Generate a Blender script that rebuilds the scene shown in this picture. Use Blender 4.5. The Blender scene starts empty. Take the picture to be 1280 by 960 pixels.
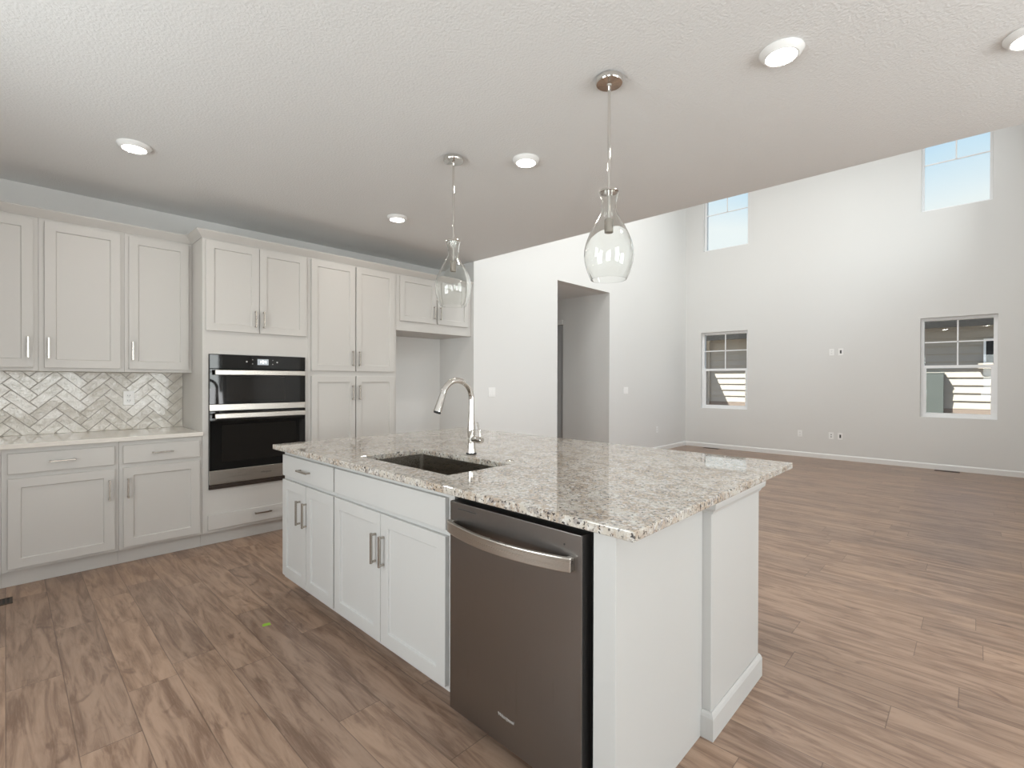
import bpy, bmesh, math, random
from mathutils import Vector, Matrix
random.seed(7)
R = math.radians
S = bpy.context.scene
COL = S.collection

# ------------------------------------------------------------------ camera
F_PX, YAW, PITCH, ROLL, CY, CAM_H = 606.7372, 43.7525, -0.2615, 0.1598, 478.7578, 1.3198
_y, _p, _r = R(YAW), R(PITCH), R(ROLL)
fw = Vector((math.cos(_y)*math.cos(_p), math.sin(_y)*math.cos(_p), math.sin(_p)))
rt = Vector((math.sin(_y), -math.cos(_y), 0)); up = rt.cross(fw)
rt2 = rt*math.cos(_r) + up*math.sin(_r); up2 = up*math.cos(_r) - rt*math.sin(_r)
cam_data = bpy.data.cameras.new('camera')
cam = bpy.data.objects.new('camera', cam_data); COL.objects.link(cam)
M = Matrix((rt2, up2, -fw)).transposed().to_4x4(); M.translation = Vector((0, 0, CAM_H))
cam.matrix_world = M
cam_data.sensor_fit = 'HORIZONTAL'; cam_data.sensor_width = 36.0
cam_data.lens = F_PX/1280*36.0
cam_data.shift_y = (CY-480.0)/1280.0
cam_data.clip_start = 0.02; cam_data.clip_end = 300
S.camera = cam

# ------------------------------------------------------------------ world, sun, daylight, exposure
S.view_settings.view_transform = 'Standard'; S.view_settings.look = 'None'
S.view_settings.gamma = 1.0; S.view_settings.use_curve_mapping = False
S.view_settings.exposure = -0.12
w = bpy.data.worlds.new('sky'); S.world = w; w.use_nodes = True
nt = w.node_tree; nt.nodes.clear()
tc = nt.nodes.new('ShaderNodeTexCoord'); sx = nt.nodes.new('ShaderNodeSeparateXYZ')
rp = nt.nodes.new('ShaderNodeValToRGB'); bg = nt.nodes.new('ShaderNodeBackground'); wo = nt.nodes.new('ShaderNodeOutputWorld')
nz = nt.nodes.new('ShaderNodeTexNoise'); nz.inputs['Scale'].default_value = 2.2; nz.inputs['Detail'].default_value = 5
ad = nt.nodes.new('ShaderNodeMath'); ad.operation = 'MULTIPLY_ADD'; ad.inputs[1].default_value = 0.10; 
nt.links.new(tc.outputs['Generated'], sx.inputs[0]); nt.links.new(tc.outputs['Generated'], nz.inputs['Vector'])
nt.links.new(nz.outputs['Fac'], ad.inputs[0]); nt.links.new(sx.outputs['Z'], ad.inputs[2])
nt.links.new(ad.outputs[0], rp.inputs[0]); nt.links.new(rp.outputs[0], bg.inputs[0]); nt.links.new(bg.outputs[0], wo.inputs[0])
e = rp.color_ramp.elements
e[0].position = 0.325; e[0].color = (0.93, 0.98, 1.0, 1)
e[1].position = 0.70; e[1].color = (0.14, 0.33, 0.78, 1)
k = e.new(0.395); k.color = (0.66, 0.85, 1.0, 1)
k = e.new(0.475); k.color = (0.27, 0.57, 0.98, 1)
bg.inputs[1].default_value = 1.08

def light(name, typ, loc, direction, energy, color=(1, 1, 1), size=None):
    d = bpy.data.lights.new(name, typ); d.energy = energy; d.color = color
    o = bpy.data.objects.new(name, d); COL.objects.link(o)
    o.location = loc; o.rotation_euler = Vector(direction).to_track_quat('-Z', 'Y').to_euler()
    if typ == 'AREA' and size: d.shape = 'RECTANGLE'; d.size, d.size_y = size
    return o
sun = light('sun', 'SUN', (0, 0, 20), (0.444, -0.4545, -1.0), 21, (1.0, 0.95, 0.88)); sun.data.angle = R(0.5)
DAY = (0.975, 0.99, 1.0); COOL = (0.93, 0.975, 1.0)
KITCHEN_W = 88; GREAT_W = 48
# area lamps standing in for daylight at windows outside the frame
light('daylight_front_left', 'AREA', (0.35, -3.42, 1.5), (0, 1, 0.35), KITCHEN_W, DAY, (1.5, 1.6))
light('daylight_front_right', 'AREA', (2.55, -3.42, 1.5), (0, 1, 0.35), KITCHEN_W, DAY, (1.5, 1.6))
light('daylight_left_near', 'AREA', (-1.82, -0.9, 1.5), (1, 0, 0.35), KITCHEN_W*0.98, DAY, (1.6, 1.5))
light('daylight_left_far', 'AREA', (-1.82, 2.0, 1.5), (1, 0, 0.35), KITCHEN_W*0.98, DAY, (1.6, 1.5))
light('fill_high_near', 'AREA', (5.5, -0.72, 4.0), (0, 1, -0.15), GREAT_W, COOL, (2.0, 1.9))  # high pair: added fill for the two-storey room, behind made-up windows
light('fill_high_far', 'AREA', (8.2, -0.72, 4.0), (0, 1, -0.15), GREAT_W, COOL, (2.0, 1.9))

for gx, gy in ((5.0, 1.5), (5.0, 2.6), (7.2, 1.5), (7.2, 2.6)):   # unseen overhead fill, added to brighten the two-storey room
    light('great_room_fill', 'AREA', (gx, gy, 5.57), (0, 0, -1), 31, (1.0, 0.99, 0.97), (0.3, 0.3))
S.cycles.max_bounces = 14; S.cycles.diffuse_bounces = 8; S.cycles.glossy_bounces = 6
S.cycles.transmission_bounces = 12; S.cycles.transparent_max_bounces = 16
S.cycles.caustics_reflective = False; S.cycles.caustics_refractive = False
S.cycles.use_denoising = True; S.cycles.sample_clamp_indirect = 6.0

# ------------------------------------------------------------------ materials
def mat(name, color=(0.8, 0.8, 0.8), rough=0.5, metal=0.0, bump=None, spec=0.5, coat=0.0, emit=None, estr=0.0):
    m = bpy.data.materials.new(name); m.use_nodes = True
    n = m.node_tree; b = n.nodes['Principled BSDF']
    b.inputs['Base Color'].default_value = (*color, 1); b.inputs['Roughness'].default_value = rough
    b.inputs['Metallic'].default_value = metal; b.inputs['Specular IOR Level'].default_value = spec
    b.inputs['Coat Weight'].default_value = coat
    if emit: b.inputs['Emission Color'].default_value = (*emit, 1); b.inputs['Emission Strength'].default_value = estr
    if bump:
        sc, st, dist = bump
        t = n.nodes.new('ShaderNodeTexCoord'); x = n.nodes.new('ShaderNodeTexNoise'); x.inputs['Scale'].default_value = sc
        x.inputs['Detail'].default_value = 3
        bp = n.nodes.new('ShaderNodeBump'); bp.inputs['Strength'].default_value = st; bp.inputs['Distance'].default_value = dist
        n.links.new(t.outputs['Object'], x.inputs['Vector']); n.links.new(x.outputs['Fac'], bp.inputs['Height'])
        n.links.new(bp.outputs['Normal'], b.inputs['Normal'])
    return m

class NT:
    """small node-building helper for one material"""
    def __init__(s, m): s.m = m; s.n = m.node_tree; s.b = s.n.nodes['Principled BSDF']
    def new(s, t, **kw):
        x = s.n.nodes.new(t)
        for k_, v in kw.items(): setattr(x, k_, v)
        return x
    def put(s, sock, v):
        if hasattr(v, 'is_linked') or isinstance(v, bpy.types.NodeSocket): s.n.links.new(v, sock)
        else: sock.default_value = v
    def math(s, op, a, b=0.0, c=0.0):
        x = s.new('ShaderNodeMath', operation=op)
        s.put(x.inputs[0], a); s.put(x.inputs[1], b); s.put(x.inputs[2], c); return x.outputs[0]
    def mix(s, f, a, b, blend='MIX'):
        x = s.new('ShaderNodeMix', data_type='RGBA', blend_type=blend)
        s.put(x.inputs[0], f); s.put(x.inputs[6], a); s.put(x.inputs[7], b); return x.outputs[2]
    def noise(s, vec, scale, detail=3.0, rough=0.5, dist=0.0):
        x = s.new('ShaderNodeTexNoise'); s.put(x.inputs['Vector'], vec); x.inputs['Scale'].default_value = scale
        x.inputs['Detail'].default_value = detail; x.inputs['Roughness'].default_value = rough; x.inputs['Distortion'].default_value = dist
        return x.outputs['Fac']
    def ramp(s, f, lo, hi):
        x = s.new('ShaderNodeMapRange', interpolation_type='SMOOTHSTEP'); s.put(x.inputs[0], f)
        x.inputs[1].default_value = lo; x.inputs[2].default_value = hi; return x.outputs[0]
    def mapping(s, vec, scale=(1, 1, 1), rot=(0, 0, 0)):
        x = s.new('ShaderNodeMapping'); s.put(x.inputs[0], vec); x.inputs['Scale'].default_value = scale; x.inputs['Rotation'].default_value = rot
        return x.outputs[0]
    def obj(s): return s.new('ShaderNodeTexCoord').outputs['Object']
    def bump(s, h, st, d):
        x = s.new('ShaderNodeBump'); x.inputs['Strength'].default_value = st; x.inputs['Distance'].default_value = d
        s.put(x.inputs['Height'], h); s.n.links.new(x.outputs['Normal'], s.b.inputs['Normal'])

WALL = mat('wall_paint', (0.73, 0.728, 0.715), 0.75, bump=(160, 0.08, 0.002), spec=0.25)
CEIL = mat('ceiling_texture_paint', (0.775, 0.785, 0.785), 0.9, bump=(85, 0.5, 0.006), spec=0.15)
TRIM = mat('white_trim_paint', (0.80, 0.80, 0.79), 0.4)
CAB = mat('cabinet_paint', (0.55, 0.535, 0.51), 0.42, bump=(220, 0.03, 0.001), spec=0.4)
ISL = mat('island_paint', (0.515, 0.515, 0.505), 0.42, bump=(220, 0.03, 0.001), spec=0.4)
QUARTZ = mat('white_quartz', (0.71, 0.68, 0.63), 0.06)
GROUT = mat('tile_grout', (0.33, 0.31, 0.285), 0.85, bump=(300, 0.1, 0.001))
NICKEL = mat('satin_nickel', (0.46, 0.425, 0.38), 0.25, 1.0)
CHROME = mat('polished_chrome', (0.75, 0.73, 0.70), 0.06, 1.0)
BLACKGLASS = mat('black_glass', (0.005, 0.005, 0.005), 0.03, spec=0.4)
DARKWIN = mat('dark_oven_window', (0.011, 0.010, 0.009), 0.05, spec=0.35)
BLACK = mat('black_rubber', (0.008, 0.008, 0.009), 0.6)
VINYL = mat('white_vinyl', (0.90, 0.91, 0.92), 0.35)
PLATE = mat('white_plastic', (0.88, 0.88, 0.87), 0.35)
SLOT = mat('dark_slot', (0.03, 0.03, 0.03), 0.6)
LENS = mat('lit_lens', (1, 1, 1), 0.5, emit=(1.0, 0.95, 0.87), estr=22)
DISPLAY = mat('lit_display', (0.3, 0.32, 0.34), 0.3, emit=(0.55, 0.62, 0.68), estr=0.35)
DIGIT = mat('display_digits', (1, 1, 1), 0.5, emit=(1, 1, 1), estr=1.0)
PRINT = mat('light_grey_print', (0.48, 0.47, 0.45), 0.4)
DARKPRINT = mat('dark_grey_print', (0.10, 0.095, 0.09), 0.5)
BRONZE = mat('brown_metal', (0.07, 0.05, 0.04), 0.5, 0.4)
TAPE = mat('green_tape', (0.28, 0.50, 0.05), 0.7)
FENCE = mat('grey_metal_paint', (0.085, 0.098, 0.092), 0.5)
SIDING = mat('cream_siding', (0.40, 0.365, 0.315), 0.7, bump=(30, 0.05, 0.002))
DARKTRIM = mat('dark_brown_fascia', (0.006, 0.005, 0.004), 0.6)
TAN = mat('tan_trim', (0.22, 0.175, 0.145), 0.7)
GRAVEL = mat('gravel_ground', (0.16, 0.14, 0.12), 0.95, bump=(40, 0.6, 0.02))
DOORP = mat('painted_door', (0.50, 0.51, 0.52), 0.5)

def brushed(name, color, rough, scale=(1, 1, 220), metal=1.0, amt=0.10):
    m = mat(name, color, rough, metal); q = NT(m); v = q.mapping(q.obj(), scale)
    f = q.noise(v, 3.0, 4)
    q.put(q.b.inputs['Roughness'], q.math('MULTIPLY_ADD', f, amt*2, rough-amt)); return m
STEEL = brushed('brushed_steel', (0.55, 0.52, 0.48), 0.30)
DWSTEEL = brushed('dark_brushed_steel', (0.25, 0.235, 0.225), 0.32, (220, 220, 1.0))
SINKSTEEL = brushed('sink_steel', (0.38, 0.35, 0.31), 0.28, (200, 4, 200))

def glass_pane():
    m = bpy.data.materials.new('window_glass'); m.use_nodes = True; n = m.node_tree; n.nodes.clear()
    o = n.nodes.new('ShaderNodeOutputMaterial'); mx = n.nodes.new('ShaderNodeMixShader'); t = n.nodes.new('ShaderNodeBsdfTransparent')
    g = n.nodes.new('ShaderNodeBsdfGlossy'); g.inputs['Roughness'].default_value = 0.0
    fr = n.nodes.new('ShaderNodeFresnel'); fr.inputs[0].default_value = 1.33
    t.inputs[0].default_value = (0.96, 0.98, 0.97, 1)
    n.links.new(fr.outputs[0], mx.inputs[0]); n.links.new(t.outputs[0], mx.inputs[1]); n.links.new(g.outputs[0], mx.inputs[2]); n.links.new(mx.outputs[0], o.inputs[0])
    return m
PANE = glass_pane()
def clear_glass():
    m = mat('clear_blown_glass', (0.97, 0.98, 0.97), 0.0); b = m.node_tree.nodes['Principled BSDF']
    b.inputs['Transmission Weight'].default_value = 1.0; b.inputs['IOR'].default_value = 1.45
    return m
BLOWN = clear_glass()

def granite():
    m = mat('granite', rough=0.03, spec=0.85); q = NT(m); o = q.obj()
    st = q.mapping(q.mapping(o, (1.0, 1.0, 1.0), (0, 0, R(35))), (1.5, 1.0, 1.0))
    big = q.ramp(q.noise(st, 9, 6, 0.7, 0.5), 0.40, 0.62)
    c = q.mix(big, (0.52, 0.49, 0.44, 1), (0.41, 0.335, 0.26, 1))
    pale = q.ramp(q.noise(o, 55, 4, 0.65), 0.50, 0.62)
    c = q.mix(q.math('MULTIPLY', pale, 0.85), c, (0.62, 0.61, 0.585, 1))
    mid = q.ramp(q.noise(st, 38, 6, 0.7), 0.53, 0.60)
    c = q.mix(q.math('MULTIPLY', mid, 0.75), c, (0.27, 0.255, 0.25, 1))
    patch = q.math('MULTIPLY_ADD', q.noise(st, 9, 3), 0.20, -0.10)
    dk = q.ramp(q.math('ADD', q.noise(o, 95, 3, 0.55), patch), 0.575, 0.625)
    c = q.mix(q.math('MULTIPLY', dk, 0.92), c, (0.04, 0.036, 0.038, 1))
    rd = q.ramp(q.noise(o, 70, 3, 0.6, 0.3), 0.62, 0.68)
    c = q.mix(q.math('MULTIPLY', rd, 0.8), c, (0.20, 0.115, 0.08, 1))
    q.put(q.b.inputs['Base Color'], c); return m
GRANITE = granite()

def tile_mat():
    m = mat('glazed_tile', (0.66, 0.63, 0.58), 0.10, coat=0.3); q = NT(m); o = q.obj()
    inf = q.new('ShaderNodeVertexColor', layer_name='tone')
    f = q.noise(o, 18, 4, 0.6)
    c = q.mix(q.ramp(f, 0.35, 0.7), (0.64, 0.615, 0.57, 1), (0.74, 0.72, 0.68, 1))
    c = q.mix(0.5, c, inf.outputs['Color'], 'OVERLAY')
    q.put(q.b.inputs['Base Color'], c)
    h = q.noise(q.mapping(o, (1, 1, 1)), 26, 4, 0.55, 0.8)
    q.bump(h, 0.5, 0.009); return m
TILE = tile_mat()

def floor_mat():
    m = mat('vinyl_plank_floor', rough=0.34, spec=0.45); q = NT(m); o = q.obj()
    s = q.new('ShaderNodeSeparateXYZ'); q.put(s.inputs[0], o)
    X, Y = s.outputs[0], s.outputs[1]; W, L = 0.178, 1.22
    rowf = q.math('DIVIDE', X, W); row = q.math('FLOOR', rowf)
    wn = q.new('ShaderNodeTexWhiteNoise', noise_dimensions='1D'); q.put(wn.inputs['W'], row)
    yo = q.math('DIVIDE', q.math('MULTIPLY_ADD', wn.outputs['Value'], L, Y), L); idx = q.math('FLOOR', yo)
    cb = q.new('ShaderNodeCombineXYZ'); q.put(cb.inputs[0], row); q.put(cb.inputs[1], idx)
    w2 = q.new('ShaderNodeTexWhiteNoise', noise_dimensions='3D'); q.put(w2.inputs['Vector'], cb.outputs[0])
    rnd = w2.outputs['Value']
    off = q.new('ShaderNodeVectorMath', operation='SCALE'); q.put(off.inputs[0], w2.outputs['Color']); off.inputs['Scale'].default_value = 37.0
    ad_ = q.new('ShaderNodeVectorMath', operation='ADD'); q.put(ad_.inputs[0], o); q.put(ad_.inputs[1], off.outputs[0])
    pv = ad_.outputs[0]
    grain = q.noise(q.mapping(pv, (9, 1.1, 1)), 2.2, 6, 0.62, 0.9)
    fine = q.noise(q.mapping(pv, (60, 3.0, 1)), 3.0, 4, 0.6)
    knot = q.noise(q.mapping(pv, (5.5, 2.2, 1)), 1.8, 3, 0.5, 1.6)
    c = q.mix(q.ramp(grain, 0.32, 0.66), (0.185, 0.115, 0.078, 1), (0.375, 0.262, 0.190, 1))
    c = q.mix(q.math('MULTIPLY', q.ramp(fine, 0.45, 0.75), 0.35), c, (0.40, 0.30, 0.23, 1))
    c = q.mix(q.math('MULTIPLY', q.ramp(knot, 0.60, 0.76), 0.60), c, (0.12, 0.07, 0.05, 1))
    tint = q.mix(rnd, (0.88, 0.87, 0.88, 1), (1.12, 1.09, 1.06, 1))
    c = q.mix(1.0, c, tint, 'MULTIPLY')
    fx = q.math('FRACT', rowf); fy = q.math('FRACT', yo)
    dx = q.math('MULTIPLY', q.math('MINIMUM', fx, q.math('SUBTRACT', 1.0, fx)), W)
    dy = q.math('MULTIPLY', q.math('MINIMUM', fy, q.math('SUBTRACT', 1.0, fy)), L)
    d = q.math('MINIMUM', dx, dy); seam = q.ramp(d, 0.0006, 0.0026)
    c = q.mix(q.math('MULTIPLY', q.math('SUBTRACT', 1.0, seam), 0.55), c, (0.07, 0.045, 0.035, 1))
    q.put(q.b.inputs['Base Color'], c)
    q.put(q.b.inputs['Roughness'], q.math('MULTIPLY_ADD', grain, 0.16, 0.24))
    q.bump(q.math('ADD', q.math('MULTIPLY', seam, 0.6), q.math('MULTIPLY', fine, 0.3)), 0.25, 0.002)
    return m
FLOOR = floor_mat()

# ------------------------------------------------------------------ geometry helpers
ROOTLOC = {}
class MB:
    def __init__(s): s.bm = bmesh.new()
    def poly_prism(s, pts, h, axis):
        """closed prism: pts are 3-D points of one cap, extruded by vector h"""
        a = [s.bm.verts.new(p) for p in pts]; b = [s.bm.verts.new(Vector(p)+Vector(h)) for p in pts]
        n = len(pts); s.bm.faces.new(a); s.bm.faces.new(b[::-1])
        for i in range(n): s.bm.faces.new((a[i], a[(i+1) % n], b[(i+1) % n], b[i]))
        return s
    def box(s, x0, x1, y0, y1, z0, z1):
        return s.poly_prism([(x0, y0, z0), (x1, y0, z0), (x1, y1, z0), (x0, y1, z0)], (0, 0, z1-z0), 2)
    def lathe(s, prof, c, seg=48, axis='Z', closed=False):
        """revolve (radius, along-axis) pairs about an axis through c"""
        rings = []
        for r_, t in prof:
            ring = []
            for i in range(seg if r_ > 1e-6 else 1):
                a = 2*math.pi*i/seg; u, v = r_*math.cos(a), r_*math.sin(a)
                p = {'Z': (u, v, t), 'X': (t, u, v), 'Y': (u, t, v)}[axis]
                ring.append(s.bm.verts.new(Vector(c)+Vector(p)))
            rings.append(ring)
        pairs = list(zip(rings, rings[1:])) + ([(rings[-1], rings[0])] if closed else [])
        for A, B in pairs:
            if len(A) == 1 and len(B) == 1: continue
            for i in range(seg):
                j = (i+1) % seg
                if len(A) == 1: s.bm.faces.new((A[0], B[i], B[j]))
                elif len(B) == 1: s.bm.faces.new((A[i], A[j], B[0]))
                else: s.bm.faces.new((A[i], A[j], B[j], B[i]))
        return s
    def cyl(s, c, r_, h, axis='Z', seg=32):
        return s.lathe([(0, 0), (r_, 0), (r_, h), (0, h)], c, seg, axis)
    def tube(s, pts, rad, seg=20):
        """capped tube along points; rad is a number or one radius per point"""
        P = [Vector(p) for p in pts]; rd = rad if isinstance(rad, (list, tuple)) else [rad]*len(P)
        prev = None; rings = []
        for i, p in enumerate(P):
            t = (P[min(i+1, len(P)-1)] - P[max(i-1, 0)]).normalized()
            if prev is None: a = t.orthogonal().normalized()
            else: a = (prev - t*prev.dot(t)).normalized()
            prev = a; b = t.cross(a)
            rings.append([s.bm.verts.new(p + a*rd[i]*math.cos(2*math.pi*k_/seg) + b*rd[i]*math.sin(2*math.pi*k_/seg)) for k_ in range(seg)])
        for A, B in zip(rings, rings[1:]):
            for i in range(seg): s.bm.faces.new((A[i], A[(i+1) % seg], B[(i+1) % seg], B[i]))
        s.bm.faces.new(rings[0][::-1]); s.bm.faces.new(rings[-1]); return s
    def sweep(s, path, prof, closed_ends=True):
        """sweep a (outward, z) profile along a plan polyline with mitred corners; outward = right of travel"""
        n = len(path); rings = []
        for i in range(n):
            p = Vector(path[i]); d0 = (p-Vector(path[i-1])).normalized() if i else None
            d1 = (Vector(path[i+1])-p).normalized() if i < n-1 else None
            nrm = [Vector((d.y, -d.x)) for d in (d0, d1) if d is not None]
            if len(nrm) == 2:
                m_ = (nrm[0]+nrm[1]); m_ = m_/(1+nrm[0].dot(nrm[1]))
            else: m_ = nrm[0]
            rings.append([s.bm.verts.new((p.x+m_.x*o_, p.y+m_.y*o_, z_)) for o_, z_ in prof])
        m2 = len(prof)
        for A, B in zip(rings, rings[1:]):
            for i in range(m2): s.bm.faces.new((A[i], A[(i+1) % m2], B[(i+1) % m2], B[i]))
        s.bm.faces.new(rings[0]); s.bm.faces.new(rings[-1][::-1]); return s
    def build(s, name, material, parent=None, bevel=0.0, smooth=False, seg=2):
        bm = s.bm
        bmesh.ops.recalc_face_normals(bm, faces=bm.faces[:])
        root = parent
        while root is not None and root.parent is not None: root = root.parent
        if root is not None:
            L_ = Vector(root.location) if root.name in ROOTLOC else Vector((0, 0, 0))
            bmesh.ops.translate(bm, verts=bm.verts[:], vec=-L_)
        me = bpy.data.meshes.new(name); bm.to_mesh(me); bm.free()
        me.materials.append(material)
        o = bpy.data.objects.new(name, me); COL.objects.link(o)
        if parent is not None: o.parent = parent
        if smooth:
            for p in me.polygons: p.use_smooth = True
            me.set_sharp_from_angle(angle=R(35))
        if bevel:
            b = o.modifiers.new('bevel', 'BEVEL'); b.width = bevel; b.segments = seg; b.limit_method = 'ANGLE'; b.angle_limit = R(40)
        return o

def thing(name, label, cat, loc, group=None):
    o = bpy.data.objects.new(name, None); COL.objects.link(o); o.location = loc
    o.empty_display_size = 0.1; ROOTLOC[o.name] = 1
    o['label'] = label; o['category'] = cat
    if group: o['group'] = group
    return o
def tag(o, label, cat, group=None):
    o['label'] = label; o['category'] = cat
    if group: o['group'] = group
    return o
def struct(o):
    o['kind'] = 'structure'; return o

def wall(name, axis, face, depth, a0, a1, z0, z1, holes=(), material=None):
    """solid wall in the plane <axis>=face, thickness depth (signed, away from the room), with rectangular openings"""
    bm = bmesh.new(); A = sorted({a0, a1, *[h[0] for h in holes], *[h[1] for h in holes]})
    Z = sorted({z0, z1, *[h[2] for h in holes], *[h[3] for h in holes]}); V = {}
    def v(a, z):
        if (a, z) not in V: V[(a, z)] = bm.verts.new((face, a, z) if axis == 'X' else (a, face, z))
        return V[(a, z)]
    for i in range(len(A)-1):
        for j in range(len(Z)-1):
            ca, cz = (A[i]+A[i+1])/2, (Z[j]+Z[j+1])/2
            if any(h[0] < ca < h[1] and h[2] < cz < h[3] for h in holes): continue
            bm.faces.new((v(A[i], Z[j]), v(A[i+1], Z[j]), v(A[i+1], Z[j+1]), v(A[i], Z[j+1])))
    r_ = bmesh.ops.extrude_face_region(bm, geom=bm.faces[:])
    d = (depth, 0, 0) if axis == 'X' else (0, depth, 0)
    bmesh.ops.translate(bm, verts=[x for x in r_['geom'] if isinstance(x, bmesh.types.BMVert)], vec=d)
    mb = MB(); mb.bm.free(); mb.bm = bm
    return struct(mb.build(name, material or WALL))

# ------------------------------------------------------------------ the setting
XC, YB, YD, XW, ZC, ZG = 3.876, 5.0, 4.348, 9.73, 2.743, 5.6   # slab edge, cabinet wall, hall wall, far wall, ceilings
XL, YF, YR = -1.6, -3.2, -0.55                                  # walls outside the frame
struct(MB().box(XL-0.15, XW+0.15, YF-0.15, 8.2, -0.08, 0).build('floor', FLOOR))
struct(MB().box(XL-0.15, XC, YF-0.15, YB+0.15, ZC, ZC+0.35).build('ceiling', CEIL))
struct(MB().box(XC-0.12, XW+0.15, YR-0.15, YD+0.15, ZG, ZG+0.15).build('ceiling_great_room', CEIL))
wall('wall_loft', 'X', XC, -0.12, YR, YD, ZC+0.35, ZG)
wall('wall_back', 'Y', YB, 0.15, XL-0.15, XC, 0, ZC)
wall('wall_alcove', 'X', XC, 0.12, YD+0.15, YB+0.15, 0, ZC)
HX0, HX1, HZ = 5.481, 6.846, 2.766
wall('wall_hall_side', 'Y', YD, 0.15, XC, XW, 0, ZG, [(HX0, HX1, 0, HZ)])
ULW = dict(left=(3.136, 4.03), right=(-0.215, 0.629))
far_holes = [(3.136, 3.985, 3.922, 5.15), (-0.155, 0.629, 3.922, 5.15), (3.136, 4.03, 0.782, 2.293), (-0.215, 0.629, 0.782, 2.293)]
wall('wall_far', 'X', XW, 0.16, YR, YD, 0, ZG, far_holes)
front_holes = [(-0.4, 1.1, 0.7, 2.3), (1.8, 3.3, 0.7, 2.3)]
wall('wall_front', 'Y', YF, -0.15, XL-0.15, XC, 0, ZC, front_holes)
left_holes = [(-1.7, -0.1, 0.75, 2.25), (1.2, 2.8, 0.75, 2.25)]
wall('wall_left', 'X', XL, -0.15, YF, YB, 0, ZC, left_holes)
wall('wall_nook', 'X', XC, 0.12, YF-0.15, YR, 0, ZC+0.35)
right_holes = [(4.5, 6.5, 3.05, 4.95), (7.2, 9.2, 3.05, 4.95)]  # made-up high openings, unseen, added to let the fill light in
wall('wall_right', 'Y', YR, -0.15, XC+0.12, XW, 0, ZG, right_holes)
# hallway behind the opening
wall('wall_hall_left', 'X', HX0, -0.12, YD+0.15, 8.0, 0, HZ)
wall('wall_hall_right', 'X', HX1, 0.12, YD+0.15, 8.0, 0, HZ, [(5.305, 6.25, 0, 2.32)])
wall('wall_hall_end', 'Y', 8.0, 0.12, HX0, HX1, 0, HZ)
struct(MB().box(HX0-0.12, HX1+0.12, YD+0.15, 8.1, HZ, HZ+0.12).build('ceiling_hall', CEIL))
# hall door: casing, leaf and knob
dr = MB().box(HX1+0.045, HX1+0.085, 5.31, 6.245, 0.005, 2.315).build('door_1', DOORP); struct(dr)
cs = MB(); cs.box(HX1-0.016, HX1, 6.25, 6.33, 0, 2.40).box(HX1-0.016, HX1, 5.305, 6.25, 2.32, 2.40)
struct(cs.build('trim_1', TRIM, bevel=0.003))
# baseboards
BASE = [(0, 0), (0.014, 0), (0.014, 0.068), (0.009, 0.078), (0.004, 0.084), (0, 0.084)]
BASEO = [(0.0005+o_, z_) for o_, z_ in BASE]
struct(MB().sweep([(HX1, YD), (XW, YD), (XW, YR), (XC, YR)], BASEO).build('baseboard_far', TRIM))
struct(MB().sweep([(XC, YD+0.16), (XC, YD), (HX0, YD)], BASEO).build('baseboard_hall_side', TRIM))
struct(MB().sweep([(HX1, 5.30), (HX1, YD+0.16)], BASEO).build('baseboard_hall', TRIM))
struct(MB().sweep([(2.86, YB), (XC, YB), (XC, YD+0.17)], BASEO).build('baseboard_alcove', TRIM))

def window(name, axis, face, depth, a0, a1, z0, z1, rail=None, bars=(), sash=0.032, glass_at=0.62):
    """frame, sash rails, grid bars and glass set into a wall opening; bars: ('h', z, a_from, a_to) or ('v', a, z_from, z_to)"""
    sgn = 1 if depth > 0 else -1
    d0 = face + depth*glass_at - sgn*0.03; d1 = face + depth
    def bx(mb, a_, b_, c_, d_, e0, e1):
        lo, hi = min(e0, e1), max(e0, e1)
        return mb.box(lo, hi, a_, b_, c_, d_) if axis == 'X' else mb.box(a_, b_, lo, hi, c_, d_)
    f = MB(); t = sash
    bx(f, a0, a0+t, z0, z1, d0, d1); bx(f, a1-t, a1, z0, z1, d0, d1); bx(f, a0+t, a1-t, z0, z0+t, d0, d1); bx(f, a0+t, a1-t, z1-t, z1, d0, d1)
    root = struct(f.build(name, VINYL, bevel=0.002))
    g = face + depth*glass_at
    if rail:
        m = MB(); bx(m, a0+t, a1-t, rail-0.022, rail+0.022, d0+sgn*0.004, d0+sgn*0.05); m.build('meeting_rail', VINYL, root, bevel=0.002)
        lo = MB(); u = 0.026
        bx(lo, a0+t, a0+t+u, z0+t, rail-0.022, d0+sgn*0.006, d0+sgn*0.045); bx(lo, a1-t-u, a1-t, z0+t, rail-0.022, d0+sgn*0.006, d0+sgn*0.045)
        bx(lo, a0+t+u, a1-t-u, z0+t, z0+t+u, d0+sgn*0.006, d0+sgn*0.045); lo.build('lower_sash', VINYL, root, bevel=0.002)
    for kind, at, p, q_ in bars:
        m = MB()
        if kind == 'h': bx(m, p, q_, at-0.009, at+0.009, g-sgn*0.005, g+sgn*0.005)
        else: bx(m, at-0.009, at+0.009, p, q_, g-sgn*0.005, g+sgn*0.005)
        m.build('grid_bar', VINYL, root)
    gl = MB(); bx(gl, a0+t, a1-t, z0+t, z1-t, g+sgn*0.006, g+sgn*0.010); gl.build('glass', PANE, root)
    return root
def hung(name, a0, a1):
    c = (a0+a1)/2
    window(name, 'X', XW, 0.16, a0, a1, 0.782, 2.293, rail=1.55, sash=0.042, bars=[('v', c, 1.572, 2.251), ('h', 1.925, a0+0.042, a1-0.042)])
hung('window_1', 3.136, 4.03); hung('window_2', -0.215, 0.629)
window('window_3', 'X', XW, 0.16, 3.136, 3.985, 3.922, 5.15, bars=[('h', 4.65, 3.168, 3.953), ('v', 3.56, 4.65, 5.118)])
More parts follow.
